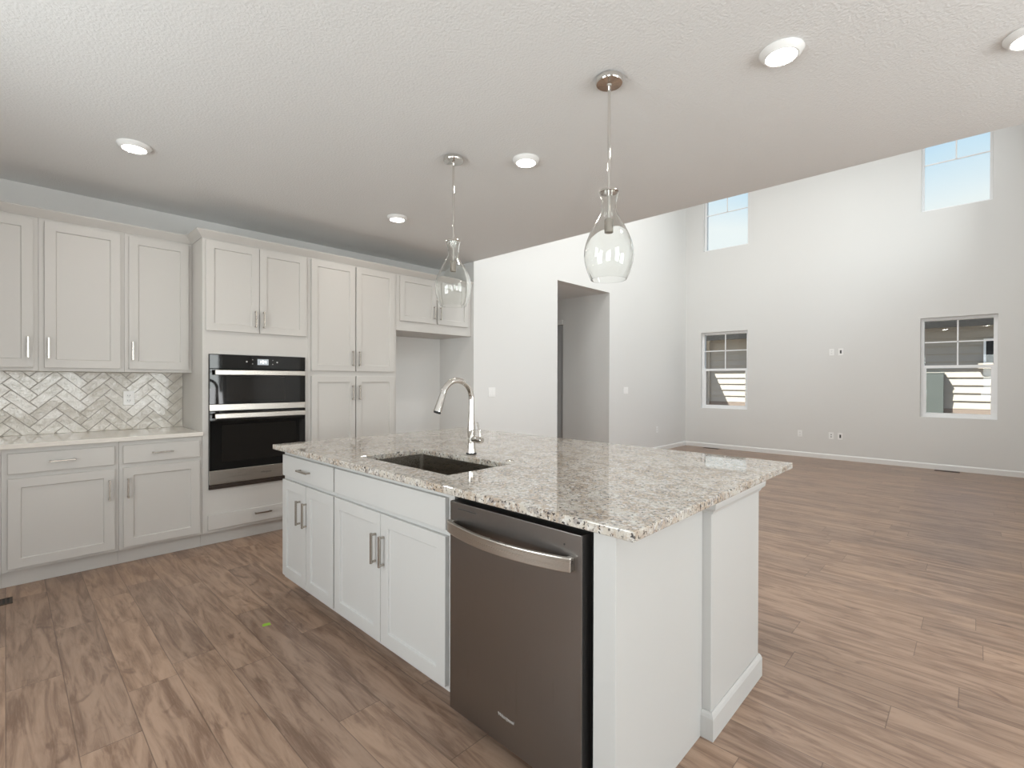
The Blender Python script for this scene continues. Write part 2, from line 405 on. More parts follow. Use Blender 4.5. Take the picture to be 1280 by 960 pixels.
window('window_4', 'X', XW, 0.16, -0.155, 0.629, 3.922, 5.15, bars=[('h', 4.65, -0.123, 0.597), ('v', 0.237, 4.65, 5.118)])
def gridded(name, axis, face, depth, a0, a1, z0, z1, nv, nh, t=0.05):
    bars = [('v', a0+(a1-a0)*i/nv, z0+t, z1-t) for i in range(1, nv)] + [('h', z0+(z1-z0)*i/nh, a0+t, a1-t) for i in range(1, nh)]
    window(name, axis, face, depth, a0, a1, z0, z1, bars=bars, sash=t)
for i, (a0, a1, z0, z1) in enumerate(front_holes): gridded('window_%d' % (5+i), 'Y', YF, -0.15, a0, a1, z0, z1, 3, 4)
for i, (a0, a1, z0, z1) in enumerate(left_holes): gridded('window_%d' % (7+i), 'X', XL, -0.15, a0, a1, z0, z1, 3, 4)
for i, (a0, a1, z0, z1) in enumerate(right_holes): gridded('window_%d' % (9+i), 'Y', YR, -0.15, a0, a1, z0, z1, 3, 3)  # unseen windows added only for the high fill

# ------------------------------------------------------------------ cabinet parts
def pm(face):   # perimeter run: faces -Y
    return lambda a, b, c: (a, face-b, c)
def im(face):   # island front: faces -X
    return lambda a, b, c: (face-b, a, c)
def mapbox(mb, mp, a0, a1, b0, b1, c0, c1):
    pts = [mp(a0, b0, c0), mp(a1, b0, c0), mp(a1, b1, c0), mp(a0, b1, c0)]
    return mb.poly_prism(pts, (0, 0, c1-c0), 2)
TH = 0.019
def shaker(parent, mp, a0, a1, c0, c1, material, handle=None, hm=NICKEL, st=0.058):
    """five-piece door: raised frame around a recessed flat panel"""
    mb = MB(); bm = mb.bm
    def ring(a_, b_, c_, d_, dep): return [bm.verts.new(mp(*p)) for p in ((a_, dep, c_), (b_, dep, c_), (b_, dep, d_), (a_, dep, d_))]
    back = ring(a0, a1, c0, c1, 0.0005); front = ring(a0, a1, c0, c1, TH)
    i1 = ring(a0+st, a1-st, c0+st, c1-st, TH); i2 = ring(a0+st+0.003, a1-st-0.003, c0+st+0.003, c1-st-0.003, TH-0.010)
    bm.faces.new(back); bm.faces.new(i2)
    for A, B in ((back, front), (front, i1), (i1, i2)):
        for i in range(4): bm.faces.new((A[i], A[(i+1) % 4], B[(i+1) % 4], B[i]))
    d = mb.build('door', material, parent, bevel=0.0018)
    if handle:
        a, z0, z1 = handle; bar_handle(d, mp, 'v', a, z0, z1, hm)
    return d
def slab(parent, mp, a0, a1, c0, c1, material, name='drawer', handle=None):
    mb = MB(); mapbox(mb, mp, a0, a1, 0.0005, TH, c0, c1); d = mb.build(name, material, parent, bevel=0.003)
    if handle:
        c, h0, h1 = handle; bar_handle(d, mp, 'h', c, h0, h1, NICKEL)
    return d
def bar_handle(parent, mp, kind, at, p, q, material, w=0.010, out=0.030):
    """square bar pull with two posts"""
    mb = MB(); h = w/2
    if kind == 'v':
        mapbox(mb, mp, at-h, at+h, TH+out-w, TH+out, p, q)
        for z in (p+0.004, q-0.004-w): mapbox(mb, mp, at-h, at+h, TH, TH+out-w, z, z+w)
    else:
        mapbox(mb, mp, p, q, TH+out-w, TH+out, at-h, at+h)
        for z in (p+0.004, q-0.004-w): mapbox(mb, mp, z, z+w, TH, TH+out-w, at-h, at+h)
    return mb.build('handle', material, parent, bevel=0.0012)
def carcass(parent, x0, x1, y0, y1, z0, z1, material=CAB):
    return MB().box(x0, x1, y0, y1, z0, z1).build('body', material, parent, bevel=0.0015)
YW = YB-0.001
YU, YT = 4.69, 4.39      # face of upper cabinets; face of base and tall cabinets

# ---- upper cabinets left of the ovens
def upper(label, x0, x1, doors):
    t = thing('upper_cabinet', label, 'cabinet', ((x0+x1)/2, YU, 1.378), 'upper cabinets over the white counter')
    carcass(t, x0+0.0005, x1-0.0005, YU, YW, 1.378, 2.437)
    for a0, a1, h in doors: shaker(t, pm(YU), a0, a1, 1.402, 2.417, CAB, (h, 1.468, 1.612))
upper('light grey upper cabinet at the left edge of the photo, handle at its lower right', -0.300, 0.160, [(-0.275, 0.135, 0.108)])
upper('wide light grey upper cabinet, second from the left edge, above the tiled backsplash', 0.160, 0.629, [(0.190, 0.604, 0.210)])
upper('narrow light grey upper cabinet beside the tall oven cabinet, above the backsplash outlet', 0.629, 1.069, [(0.654, 1.044, 0.675)])

# ---- base cabinets left of the ovens
def toe(t, x0, x1):
    MB().box(x0+0.0005, x1-0.0005, YT+0.05, YT+0.065, 0.0, 0.106).build('toe_kick', CAB, t)
def base(label, x0, x1, a0, a1, hx, hc):
    t = thing('base_cabinet', label, 'cabinet', ((x0+x1)/2, YT, 0), 'base cabinets under the white counter')
    carcass(t, x0+0.0005, x1-0.0005, YT, YW, 0.106, 0.884); toe(t, x0, x1)
    slab(t, pm(YT), a0, a1, 0.722, 0.852, CAB, handle=(0.787, hc-0.066, hc+0.066))
    shaker(t, pm(YT), a0, a1, 0.126, 0.692, CAB, (hx, 0.478, 0.620))
base('light grey base cabinet cut off by the left edge of the photo', -0.560, -0.018, -0.535, -0.043, -0.51, -0.29)
base('wide light grey base cabinet left of the narrower one, under the white counter', -0.018, 0.557, 0.010, 0.533, 0.503, 0.262)
base('narrower light grey base cabinet next to the tall oven cabinet', 0.557, 1.070, 0.580, 1.050, 0.605, 0.807)
ct = MB().box(-0.56, 1.069, 4.352, YW-0.0, 0.884, 0.914).build('countertop', QUARTZ, bevel=0.003)
tag(ct, 'white polished quartz countertop on the base cabinets left of the ovens', 'countertop')

# ---- herringbone backsplash
def backsplash():
    x0, x1, z0, z1 = -0.56, 1.069, 0.9145, 1.3775
    w_, l_, g_ = 0.0655, 0.1965, 0.0019
    bm = bmesh.new(); lay = bm.loops.layers.color.new('tone')
    c45 = math.cos(R(45)); ox, oz = 0.4005, 1.154
    def rot(p): return (ox + (p[0]-p[1])*c45*-1, oz + (p[0]+p[1])*c45)
    def clip(poly):
        for ax, lim, keep in ((0, x0, 1), (0, x1, -1), (1, z0, 1), (1, z1, -1)):
            out = []
            for i in range(len(poly)):
                a, b = poly[i], poly[(i+1) % len(poly)]; da, db = (a[ax]-lim)*keep, (b[ax]-lim)*keep
                if da >= 0: out.append(a)
                if da*db < 0:
                    t = da/(da-db); out.append((a[0]+(b[0]-a[0])*t, a[1]+(b[1]-a[1])*t))
            poly = out
            if len(poly) < 3: return None
        return poly
    for i in range(-40, 41):
        for j in range(-12, 13):
            bx_, by_ = i*w_ + j*l_, i*w_ - j*l_
            for (p0, q0, p1, q1) in ((0, 0, l_, w_), (0, w_, w_, w_+l_)):
                c = [(bx_+p0+g_, by_+q0+g_), (bx_+p1-g_, by_+q0+g_), (bx_+p1-g_, by_+q1-g_), (bx_+p0+g_, by_+q1-g_)]
                poly = clip([rot(p) for p in c])
                if not poly: continue
                cx = sum(p[0] for p in poly)/len(poly); cz = sum(p[1] for p in poly)/len(poly)
                tx, tz = random.uniform(-0.016, 0.016), random.uniform(-0.016, 0.016)
                y = YB-0.0095
                def fy(p, d): return y - d + (p[0]-cx)*tx + (p[1]-cz)*tz
                outer = [bm.verts.new((p[0], y+0.004, p[1])) for p in poly]
                mid = [bm.verts.new((p[0], fy(p, -0.0008), p[1])) for p in poly]
                s_ = 0.0022; inn = []
                for p in poly:
                    dx, dz = cx-p[0], cz-p[1]; L2 = math.hypot(dx, dz) or 1
                    kf = min(s_/L2*1.4, 0.4); q_ = (p[0]+dx*kf, p[1]+dz*kf)
                    inn.append(bm.verts.new((q_[0], fy(q_, 0.0), q_[1])))
                n = len(poly); fs = []
                for A, B in ((outer, mid), (mid, inn)):
                    for k_ in range(n): fs.append(bm.faces.new((A[k_], A[(k_+1) % n], B[(k_+1) % n], B[k_])))
                fs.append(bm.faces.new(inn)); v_ = random.uniform(0.38, 0.60)
                for f_ in fs:
                    for lp in f_.loops: lp[lay] = (v_, v_*random.uniform(0.985, 1.0), v_*0.98, 1)
    mb = MB(); mb.bm.free(); mb.bm = bm
    bs = MB().box(x0, x1, YB-0.006, YW, z0, z1).build('backsplash', GROUT)
    tag(bs, 'glossy off-white herringbone tile backsplash between white counter and upper cabinets', 'backsplash')
    mb.build('tiles', TILE, bs)
backsplash()

# ---- tall oven cabinet
t = thing('oven_cabinet', 'tall light grey cabinet that houses the built-in ovens', 'cabinet', (1.485, YT, 0), 'tall cabinets')
fb = MB()   # face with a hole for the ovens
OX0, OX1, OZ0, OZ1 = 1.113, 1.872, 0.447, 1.526
fb.box(1.0705, OX0, YT, YW, 0.106, 2.437).box(OX1, 1.900, YT, YW, 0.106, 2.437).box(OX0, OX1, YT, YW, 0.106, OZ0-0.001).box(OX0, OX1, YT, YW, OZ1+0.001, 2.437)
fb.build('body', CAB, t)
toe(t, 1.0705, 1.900)
shaker(t, pm(YT), 1.091, 1.4825, 1.712, 2.424, CAB, (1.452, 1.757, 1.898))
shaker(t, pm(YT), 1.4865, 1.881, 1.712, 2.424, CAB, (1.517, 1.757, 1.898))
slab(t, pm(YT), 1.106, 1.872, 0.130, 0.247, CAB, handle=(0.205, 1.443, 1.577))
# ---- pantry
t = thing('pantry_cabinet', 'tall light grey four-door pantry cabinet right of the ovens', 'cabinet', (2.36, YT, 0), 'tall cabinets')
carcass(t, 1.9005, 2.8295, YT, YW, 0.106, 2.437); toe(t, 1.9005, 2.8295)
for a0, a1, h in ((1.929, 2.360, 2.328), (2.370, 2.798, 2.400)):
    shaker(t, pm(YT), a0, a1, 1.408, 2.424, CAB, (h, 1.458, 1.604))
    shaker(t, pm(YT), a0, a1, 0.126, 1.360, CAB, (h, 1.130, 1.272))
# ---- cabinet over the refrigerator alcove
t = thing('upper_cabinet', 'short deep two-door cabinet hung over the empty refrigerator alcove', 'cabinet', (3.35, YT, 1.848), 'tall cabinets')
carcass(t, 2.8305, 3.873, YT, YW, 1.848, 2.437)
shaker(t, pm(YT), 2.868, 3.338, 1.950, 2.424, CAB, (3.306, 2.000, 2.142))
shaker(t, pm(YT), 3.362, 3.812, 1.950, 2.424, CAB, (3.394, 2.000, 2.142))
# ---- crown moulding along the cabinet tops
prof = [(0.0005, 2.4375), (0.005, 2.4375), (0.007, 2.442), (0.045, 2.487), (0.047, 2.489), (0.047, 2.496), (0.0005, 2.496)]
cr = MB().sweep([(-0.56, YU), (1.070, YU), (1.070, YT), (3.873, YT)], prof).build('crown_moulding', CAB)
cr2 = tag(cr, 'light grey crown moulding running along the tops of all the wall cabinets', 'moulding')

# ------------------------------------------------------------------ built-in ovens
t = thing('wall_oven', 'built-in black glass combination oven with two steel handles in the tall cabinet', 'oven', (1.4925, 4.38, OZ0))
MB().box(OX0+0.002, OX1-0.002, 4.386, 4.90, OZ0+0.002, OZ1-0.002).build('housing', BLACK, t)
cp = MB().box(OX0+0.002, OX1-0.002, 4.368, 4.386, 1.411, 1.523).build('control_panel', BLACKGLASS, t, bevel=0.002)
MB().box(1.468, 1.556, 4.3668, 4.3679, 1.447, 1.496).build('display', DISPLAY, cp)
def seg_digit(mb, x, z, h, segs, y0, y1):
    w_ = h*0.55; t_ = h*0.14
    B = dict(a=(0, w_, h-t_, h), d=(0, w_, 0, t_), g=(0, w_, h/2-t_/2, h/2+t_/2), f=(0, t_, h/2, h), e=(0, t_, 0, h/2), b=(w_-t_, w_, h/2, h), c=(w_-t_, w_, 0, h/2))
    for s_ in segs: p = B[s_]; mb.box(x+p[0], x+p[1], y0, y1, z+p[2], z+p[3])
mb = MB(); Y0, Y1 = 4.3660, 4.3667
seg_digit(mb, 1.481, 1.460, 0.024, 'bc', Y0, Y1)
mb.box(1.4990, 1.5015, Y0, Y1, 1.466, 1.4685).box(1.4990, 1.5015, Y0, Y1, 1.4755, 1.478)
seg_digit(mb, 1.505, 1.460, 0.024, 'acdfg', Y0, Y1); seg_digit(mb, 1.525, 1.460, 0.024, 'bcfg', Y0, Y1)
mb.build('clock_digits', DIGIT, cp)
for x_, z_ in ((1.385, 1.472), (1.430, 1.455), (1.430, 1.489), (1.590, 1.455), (1.590, 1.489), (1.627, 1.472)):
    MB().cyl((x_, 4.3669, z_), 0.0065 if abs(z_-1.472) < .001 else 0.0035, 0.001, 'Y', 16).build('button', PRINT, cp)
def oven_handle(parent, z, name='handle'):
    m = MB(); m.box(1.142, 1.852, 4.318, 4.334, z-0.020, z+0.020)
    for x_ in (1.175, 1.800): m.box(x_, x_+0.022, 4.334, 4.3685, z-0.012, z+0.012)
    m.build(name, STEEL, parent, bevel=0.004, seg=3)
md = MB().box(OX0+0.002, OX1-0.002, 4.366, 4.386, 1.126, 1.408).build('microwave_door', BLACKGLASS, t, bevel=0.002)
MB().box(1.235, 1.690, 4.3652, 4.3659, 1.150, 1.345).build('door_window', DARKWIN, md)
oven_handle(md, 1.380)
MB().box(OX0+0.002, OX1-0.002, 4.366, 4.386, 1.074, 1.124).build('steel_band', STEEL, t, bevel=0.002)
od = MB().box(OX0+0.002, OX1-0.002, 4.366, 4.386, 0.598, 1.071).build('oven_door', BLACKGLASS, t, bevel=0.002)
MB().box(1.200, 1.790, 4.3652, 4.3659, 0.660, 0.960).build('door_window', DARKWIN, od)
oven_handle(od, 1.032)
lp = MB().box(OX0+0.002, OX1-0.002, 4.366, 4.386, 0.488, 0.597).build('lower_panel', STEEL, t, bevel=0.002)
vg = MB()
for z_ in (0.449, 0.462, 0.475): vg.box(OX0+0.002, OX1-0.002, 4.370, 4.386, z_, z_+0.008)
vg.build('vent_grille', BRONZE, t)

def text_part(body, name, material, parent, size, mtx, shear=0.0, depth=0.0003):
    cu = bpy.data.curves.new(name, 'FONT'); cu.body = body; cu.size = size; cu.extrude = depth; cu.shear = shear; cu.align_x = 'CENTER'; cu.align_y = 'CENTER'
    tmp = bpy.data.objects.new('tmp_text', cu); COL.objects.link(tmp)
    dg = bpy.context.evaluated_depsgraph_get(); me = bpy.data.meshes.new_from_object(tmp.evaluated_get(dg))
    bpy.data.objects.remove(tmp); bpy.data.curves.remove(cu)
    root = parent
    while root.parent is not None: root = root.parent
    me.transform(Matrix.Translation(-Vector(root.location)) @ mtx)
    me.materials.clear(); me.materials.append(material); me.name = name
    o = bpy.data.objects.new(name, me); COL.objects.link(o); o.parent = parent; return o
FACE_Y = Matrix(((1, 0, 0, 0), (0, 0, -1, 0), (0, 1, 0, 0), (0, 0, 0, 1)))     # text on a surface facing -Y
FACE_X = Matrix(((0, 0, -1, 0), (-1, 0, 0, 0), (0, 1, 0, 0), (0, 0, 0, 1)))    # text on a surface facing -X
text_part('Whirlpool', 'wordmark', DARKPRINT, lp, 0.020, Matrix.Translation((1.535, 4.3657, 0.543)) @ FACE_Y, 0.25)

# ------------------------------------------------------------------ island
IX, IXD = 1.215, 1.195   # face frame; door fronts
IB = 1.800               # back of the cabinets
def isl_cab(label, y0, y1, name, sinkbase=False):
    t = thing('island_cabinet', label, 'cabinet', (IX, (y0+y1)/2, 0), 'island base cabinets')
    b = MB().box(IX, IX+0.02, y0+0.0005, y1-0.0005, 0.088, 0.882)            # face frame
    b.box(IX+0.02, IB-0.001, y0+0.0005, y0+0.0185, 0.088, 0.882).box(IX+0.02, IB-0.001, y1-0.0185, y1-0.0005, 0.088, 0.882)
    b.box(IX+0.02, IB-0.001, y0+0.0185, y1-0.0185, 0.088, 0.106).box(IB-0.015, IB-0.001, y0+0.0185, y1-0.0185, 0.106, 0.882)
    b.build('body', ISL, t)
    MB().box(IX+0.092, IX+0.107, y0+0.0005, y1-0.0005, 0, 0.088).build('toe_kick', ISL, t)
    return t
t = isl_cab('island cabinet nearest the ovens, with one drawer above two doors', 2.432, 3.135, 'a')
slab(t, im(IX), 2.451, 3.123, 0.730, 0.858, ISL, handle=(0.792, 2.722, 2.862))
shaker(t, im(IX), 2.789, 3.123, 0.112, 0.706, ISL, (2.862, 0.472, 0.616))
shaker(t, im(IX), 2.451, 2.785, 0.112, 0.706, ISL, (2.776, 0.472, 0.616))
t = isl_cab('island sink cabinet with a blank top panel above two doors, beside the dishwasher', 1.470, 2.431, 'b')
slab(t, im(IX), 1.506, 2.436, 0.730, 0.858, ISL, name='false_drawer_front')
shaker(t, im(IX), 1.984, 2.436, 0.112, 0.706, ISL, (2.022, 0.470, 0.613))
shaker(t, im(IX), 1.506, 1.980, 0.112, 0.706, ISL, (1.952, 0.470, 0.613))

# dishwasher
t = thing('dishwasher', 'dark stainless dishwasher with a curved bar handle built into the island', 'dishwasher', (IX, 1.14, 0))
MB().box(IX+0.012, IB-0.01, 0.818, 1.462, 0.09, 0.872).build('tub', BLACK, t)
DX = 1.172
dd = MB().box(DX, IX+0.010, 0.836, 1.447, 0.075, 0.864).build('door', DWSTEEL, t, bevel=0.003)
MB().box(DX-0.0012, DX-0.0002, 1.30, 1.40, 0.8395, 0.8425).build('vent_slot', SLOT, dd)
MB().cyl((DX-0.0012, 0.900, 0.825), 0.003, 0.001, 'X', 12).build('indicator_light', SLOT, dd)
MB().box(IX+0.045, IX+0.060, 0.830, 1.460, 0.0, 0.085).build('toe_panel', BLACK, t)
hb = MB(); N = 24; prof_pts = []
ya, yb = 1.440, 0.862
ins, outs = [], []
for i in range(N+1):
    f_ = i/N; y_ = ya+(yb-ya)*f_; bow = 0.012+0.050*math.sin(math.pi*f_)**0.8
    outs.append((DX-bow-0.010, y_)); ins.append((DX-bow+0.004, y_))
HZ0, HZ1 = 0.753, 0.797
pl = outs + ins[::-1]
A = [hb.bm.verts.new((x_, y_, HZ0)) for x_, y_ in pl]; B = [hb.bm.verts.new((x_, y_, HZ1)) for x_, y_ in pl]
n2 = len(pl)
for i in range(n2): hb.bm.faces.new((A[i], A[(i+1) % n2], B[(i+1) % n2], B[i]))
for i in range(N):
    hb.bm.faces.new((A[i], A[i+1], A[n2-2-i], A[n2-1-i])); hb.bm.faces.new((B[i], B[i+1], B[n2-2-i], B[n2-1-i]))
for y0_, y1_ in ((ya-0.022, ya), (yb, yb+0.022)): hb.box(DX-0.018, DX-0.0002, y0_, y1_, HZ0+0.002, HZ1-0.002)
hb.build('handle', STEEL, dd, bevel=0.003)
text_part('Whirlpool', 'wordmark', PRINT, dd, 0.018, Matrix.Translation((DX-0.0004, 1.148, 0.176)) @ FACE_X, 0.3)

# filler and end panel, knee wall
ep = MB().poly_prism([(IXD, 0.811, 0), (IXD, 0.735, 0), (IB-0.001, 0.735, 0), (IB-0.001, 0.753, 0), (IX+0.02, 0.753, 0), (IX+0.02, 0.811, 0)], (0, 0, 0.882), 2).build('end_panel', ISL, bevel=0.002)
tag(ep, 'flat light grey panel closing the near end of the island beside the dishwasher', 'panel')
t = thing('knee_wall', 'light grey boxed wall carrying the island overhang, with base and cap moulding', 'wall', (2.08, 1.9, 0))
KX0, KX1, KY0, KY1 = IB, 2.335, 0.702, 3.13
MB().box(KX0, KX1, KY0, KY1, 0, 0.882).build('body', ISL, t, bevel=0.003)
KB = [(0.0005, 0), (0.013, 0), (0.013, 0.080), (0.009, 0.092), (0.004, 0.100), (0.0005, 0.100)]
MB().sweep([(KX0, KY0+0.033), (KX0, KY0), (KX1, KY0), (KX1, KY1)][:], [(o_, z_) for o_, z_ in KB]).build('base_moulding', ISL, t)
KC = [(0.0005, 0.832), (0.005, 0.832), (0.009, 0.842), (0.020, 0.852), (0.022, 0.866), (0.022, 0.8815), (0.0005, 0.8815)]
MB().sweep([(KX0, KY0+0.033), (KX0, KY0), (KX1, KY0), (KX1, KY1)], KC).build('cap_moulding', ISL, t)

# granite top with the sink cut-out
def slab_hole(x0, x1, y0, y1, hx0, hx1, hy0, hy1, z0, z1):
    bm = bmesh.new(); xs = [x0, hx0, hx1, x1]; ys = [y0, hy0, hy1, y1]
    V = [[bm.verts.new((a, b, z1)) for b in ys] for a in xs]
    for i in range(3):
        for j in range(3):
            if i == 1 and j == 1: continue
            bm.faces.new((V[i][j], V[i+1][j], V[i+1][j+1], V[i][j+1]))
    r_ = bmesh.ops.extrude_face_region(bm, geom=bm.faces[:])
    bmesh.ops.translate(bm, verts=[x for x in r_['geom'] if isinstance(x, bmesh.types.BMVert)], vec=(0, 0, z0-z1))
    mb = MB(); mb.bm.free(); mb.bm = bm; return mb
HXa, HXb, HYa, HYb = 1.318, 1.708, 1.640, 2.372
gt = slab_hole(1.170, 2.731, 0.664, 3.217, HXa, HXb, HYa, HYb, 0.8835, 0.914).build('countertop', GRANITE, bevel=0.004, seg=3)
tag(gt, 'speckled cream and grey granite countertop of the island', 'countertop')

# undermount sink
t = thing('sink', 'undermount stainless steel sink bowl set into the granite island top', 'sink', (1.513, 2.006, 0.66))
bm = bmesh.new(); o_ = 0.006
def rrect(x0, x1, y0, y1, rr, z, n=6):
    pts = []
    for cx, cy, a0 in ((x1-rr, y1-rr, 0), (x0+rr, y1-rr, 90), (x0+rr, y0+rr, 180), (x1-rr, y0+rr, 270)):
        for k_ in range(n+1): a = R(a0+90*k_/n); pts.append(bm.verts.new((cx+rr*math.cos(a), cy+rr*math.sin(a), z)))
    return pts
rings = [rrect(HXa-0.03, HXb+0.03, HYa-0.03, HYb+0.03, 0.03, 0.8825), rrect(HXa-o_, HXb+o_, HYa-o_, HYb+o_, 0.022, 0.8825),
         rrect(HXa-o_, HXb+o_, HYa-o_, HYb+o_, 0.022, 0.700), rrect(HXa+0.004, HXb-0.004, HYa+0.004, HYb-0.004, 0.022, 0.686),
         rrect(HXa+0.02, HXb-0.02, HYa+0.02, HYb-0.02, 0.022, 0.680)]
for A, B in zip(rings, rings[1:]):
    for i in range(len(A)): bm.faces.new((A[i], A[(i+1) % len(A)], B[(i+1) % len(A)], B[i]))
bm.faces.new(rings[-1])
mb = MB(); mb.bm.free(); mb.bm = bm; bowl = mb.build('bowl', SINKSTEEL, t, smooth=True)
so = bowl.modifiers.new('thickness', 'SOLIDIFY'); so.thickness = 0.0015; so.offset = -1
MB().lathe([(0, 0.6815), (0.030, 0.6815), (0.044, 0.6835), (0.044, 0.6805), (0, 0.6805)], (1.513, 2.006, 0), 32).build('drain', CHROME, t, smooth=True)

# faucet
FX, FY, FZ = 1.790, 2.025, 0.914
t = thing('faucet', 'tall polished chrome gooseneck pull-down faucet standing behind the sink', 'faucet', (FX, FY, FZ))
MB().lathe([(0, 0), (0.029, 0), (0.029, 0.004), (0.026, 0.008), (0, 0.008)], (FX, FY, FZ), 40).build('base_ring', BLACK, t, smooth=True)
MB().lathe([(0, 0.008), (0.0255, 0.008), (0.0245, 0.018), (0.0215, 0.045), (0.0208, 0.085), (0.0220, 0.115), (0.0215, 0.150), (0.0182, 0.190), (0.0165, 0.225), (0, 0.225)], (FX, FY, FZ), 40).build('column', CHROME, t, smooth=True)
pts = [(FX, FY, FZ+0.226), (FX, FY, FZ+0.29)]; Rr = 0.102
for k_ in range(1, 25):
    a = R(180*k_/24*0.90); pts.append((FX-Rr+Rr*math.cos(a), FY, FZ+0.305+Rr*math.sin(a)))
MB().tube(pts, [0.0155]*len(pts), 24).build('gooseneck', CHROME, t, smooth=True)
e1 = Vector(pts[-1]); dr_ = (Vector(pts[-1])-Vector(pts[-2])).normalized()
q0 = e1 + dr_*0.001
MB().tube([q0, q0+dr_*0.012, q0+dr_*0.03, q0+dr_*0.075, q0+dr_*0.100], [0.0162, 0.0166, 0.0178, 0.0205, 0.0215], 24).build('spray_head', CHROME, t, smooth=True)
MB().tube([q0+dr_*0.1002, q0+dr_*0.106], [0.019, 0.0185], 24).build('spray_face', BLACK, t, smooth=True)
hub = MB().tube([(FX, FY-0.017, FZ+0.082), (FX, FY-0.078, FZ+0.082), (FX, FY-0.088, FZ+0.082)], [0.0185, 0.0185, 0.0150], 24).build('handle_hub', CHROME, t, smooth=True)
MB().tube([(FX+0.001, FY-0.076, FZ+0.092), (FX+0.002, FY-0.070, FZ+0.125), (FX+0.006, FY-0.048, FZ+0.160), (FX+0.008, FY-0.038, FZ+0.172)], [0.0065, 0.0056, 0.0066, 0.0075], 16).build('lever', CHROME, hub, smooth=True)
hc = MB().lathe([(0, 0), (0.021, 0), (0.021, 0.002), (0.017, 0.0045), (0.0125, 0.0045), (0.0115, 0.003), (0, 0.003)], (1.772, 1.712, 0.9142), 32).build('air_switch_button', NICKEL, smooth=True)
tag(hc, 'small round metal button set in the granite right of the sink', 'button')

# ------------------------------------------------------------------ pendants
def pendant(label, x, y):
    t = thing('pendant_light', label, 'pendant lamp', (x, y, ZC), 'pendant lights over the island')
    MB().lathe([(0, 2.7425), (0.062, 2.7425), (0.064, 2.738), (0.064, 2.722), (0.060, 2.716), (0.012, 2.714), (0.010, 2.706), (0, 2.706)], (x, y, 0), 48).build('canopy', CHROME, t, smooth=True)
    MB().cyl((x, y, 2.020+0.062), 0.0072, 2.712-2.082, 'Z', 20).build('rod', CHROME, t, smooth=True)
    cap = MB().lathe([(0.0065, 2.212), (0.020, 2.214), (0.0435, 2.216), (0.046, 2.212), (0.046, 2.207), (0.0435, 2.205), (0.0065, 2.205)], (x, y, 0), 40)
    cap.build('neck_cap', CHROME, t, smooth=True)
    MB().lathe([(0, 2.083), (0.014, 2.083), (0.0205, 2.078), (0.0205, 2.018), (0.017, 2.0165), (0.014, 2.022), (0, 2.022)], (x, y, 0), 32).build('socket', NICKEL, t, smooth=True)
    out = [(0.0440, 2.204), (0.0405, 2.188), (0.0355, 2.160), (0.0340, 2.136), (0.0385, 2.112), (0.0520, 2.085), (0.0720, 2.050), (0.0920, 2.010), (0.1075, 1.970), (0.1150, 1.935), (0.1160, 1.905), (0.1110, 1.870), (0.1005, 1.835), (0.0880, 1.806), (0.0835, 1.797)]
    th = 0.0028
    inn = [(r_-th, z_) for r_, z_ in out]
    MB().lathe(out + inn[::-1], (x, y, 0), 72, closed=True).build('glass_shade', BLOWN, t, smooth=True)
pendant('clear glass bottle-shaped pendant lamp nearer the camera, over the open end of the island', 1.967, 1.255)
pendant('clear glass bottle-shaped pendant lamp over the sink, in front of the wall cabinets', 1.982, 2.42)

# ------------------------------------------------------------------ recessed lights
def downlight(label, x, y, energy=5.5):
    t = thing('ceiling_light', label, 'ceiling light', (x, y, ZC), 'round ceiling lights of the kitchen')
    MB().lathe([(0.058, 2.7425), (0.086, 2.7425), (0.087, 2.739), (0.080, 2.728), (0.067, 2.716), (0.062, 2.716), (0.058, 2.720)], (x, y, 0), 48, closed=True).build('trim_ring', TRIM, t, smooth=True)
    lt = light('lamp_of_ceiling_light', 'AREA', (x, y, 2.7165), (0, 0, -1), energy, (1.0, 0.93, 0.85), (0.12, 0.12)); lt.data.shape = 'DISK'
    MB().lathe([(0, 2.718), (0.0615, 2.718), (0.0615, 2.722), (0, 2.722)], (x, y, 0), 40).build('lens', LENS, t)
downlight('round lit ceiling light above the left wall cabinets', 0.545, 3.700)
downlight('round lit ceiling light in front of the pantry, smallest in view', 2.365, 3.655)
downlight('round lit ceiling light between the two pendant lamps', 2.318, 2.100)
downlight('round lit ceiling light right of the nearer pendant canopy', 2.315, 0.615)
downlight('round lit ceiling light at the upper right corner of the photo', 2.90, -0.155)

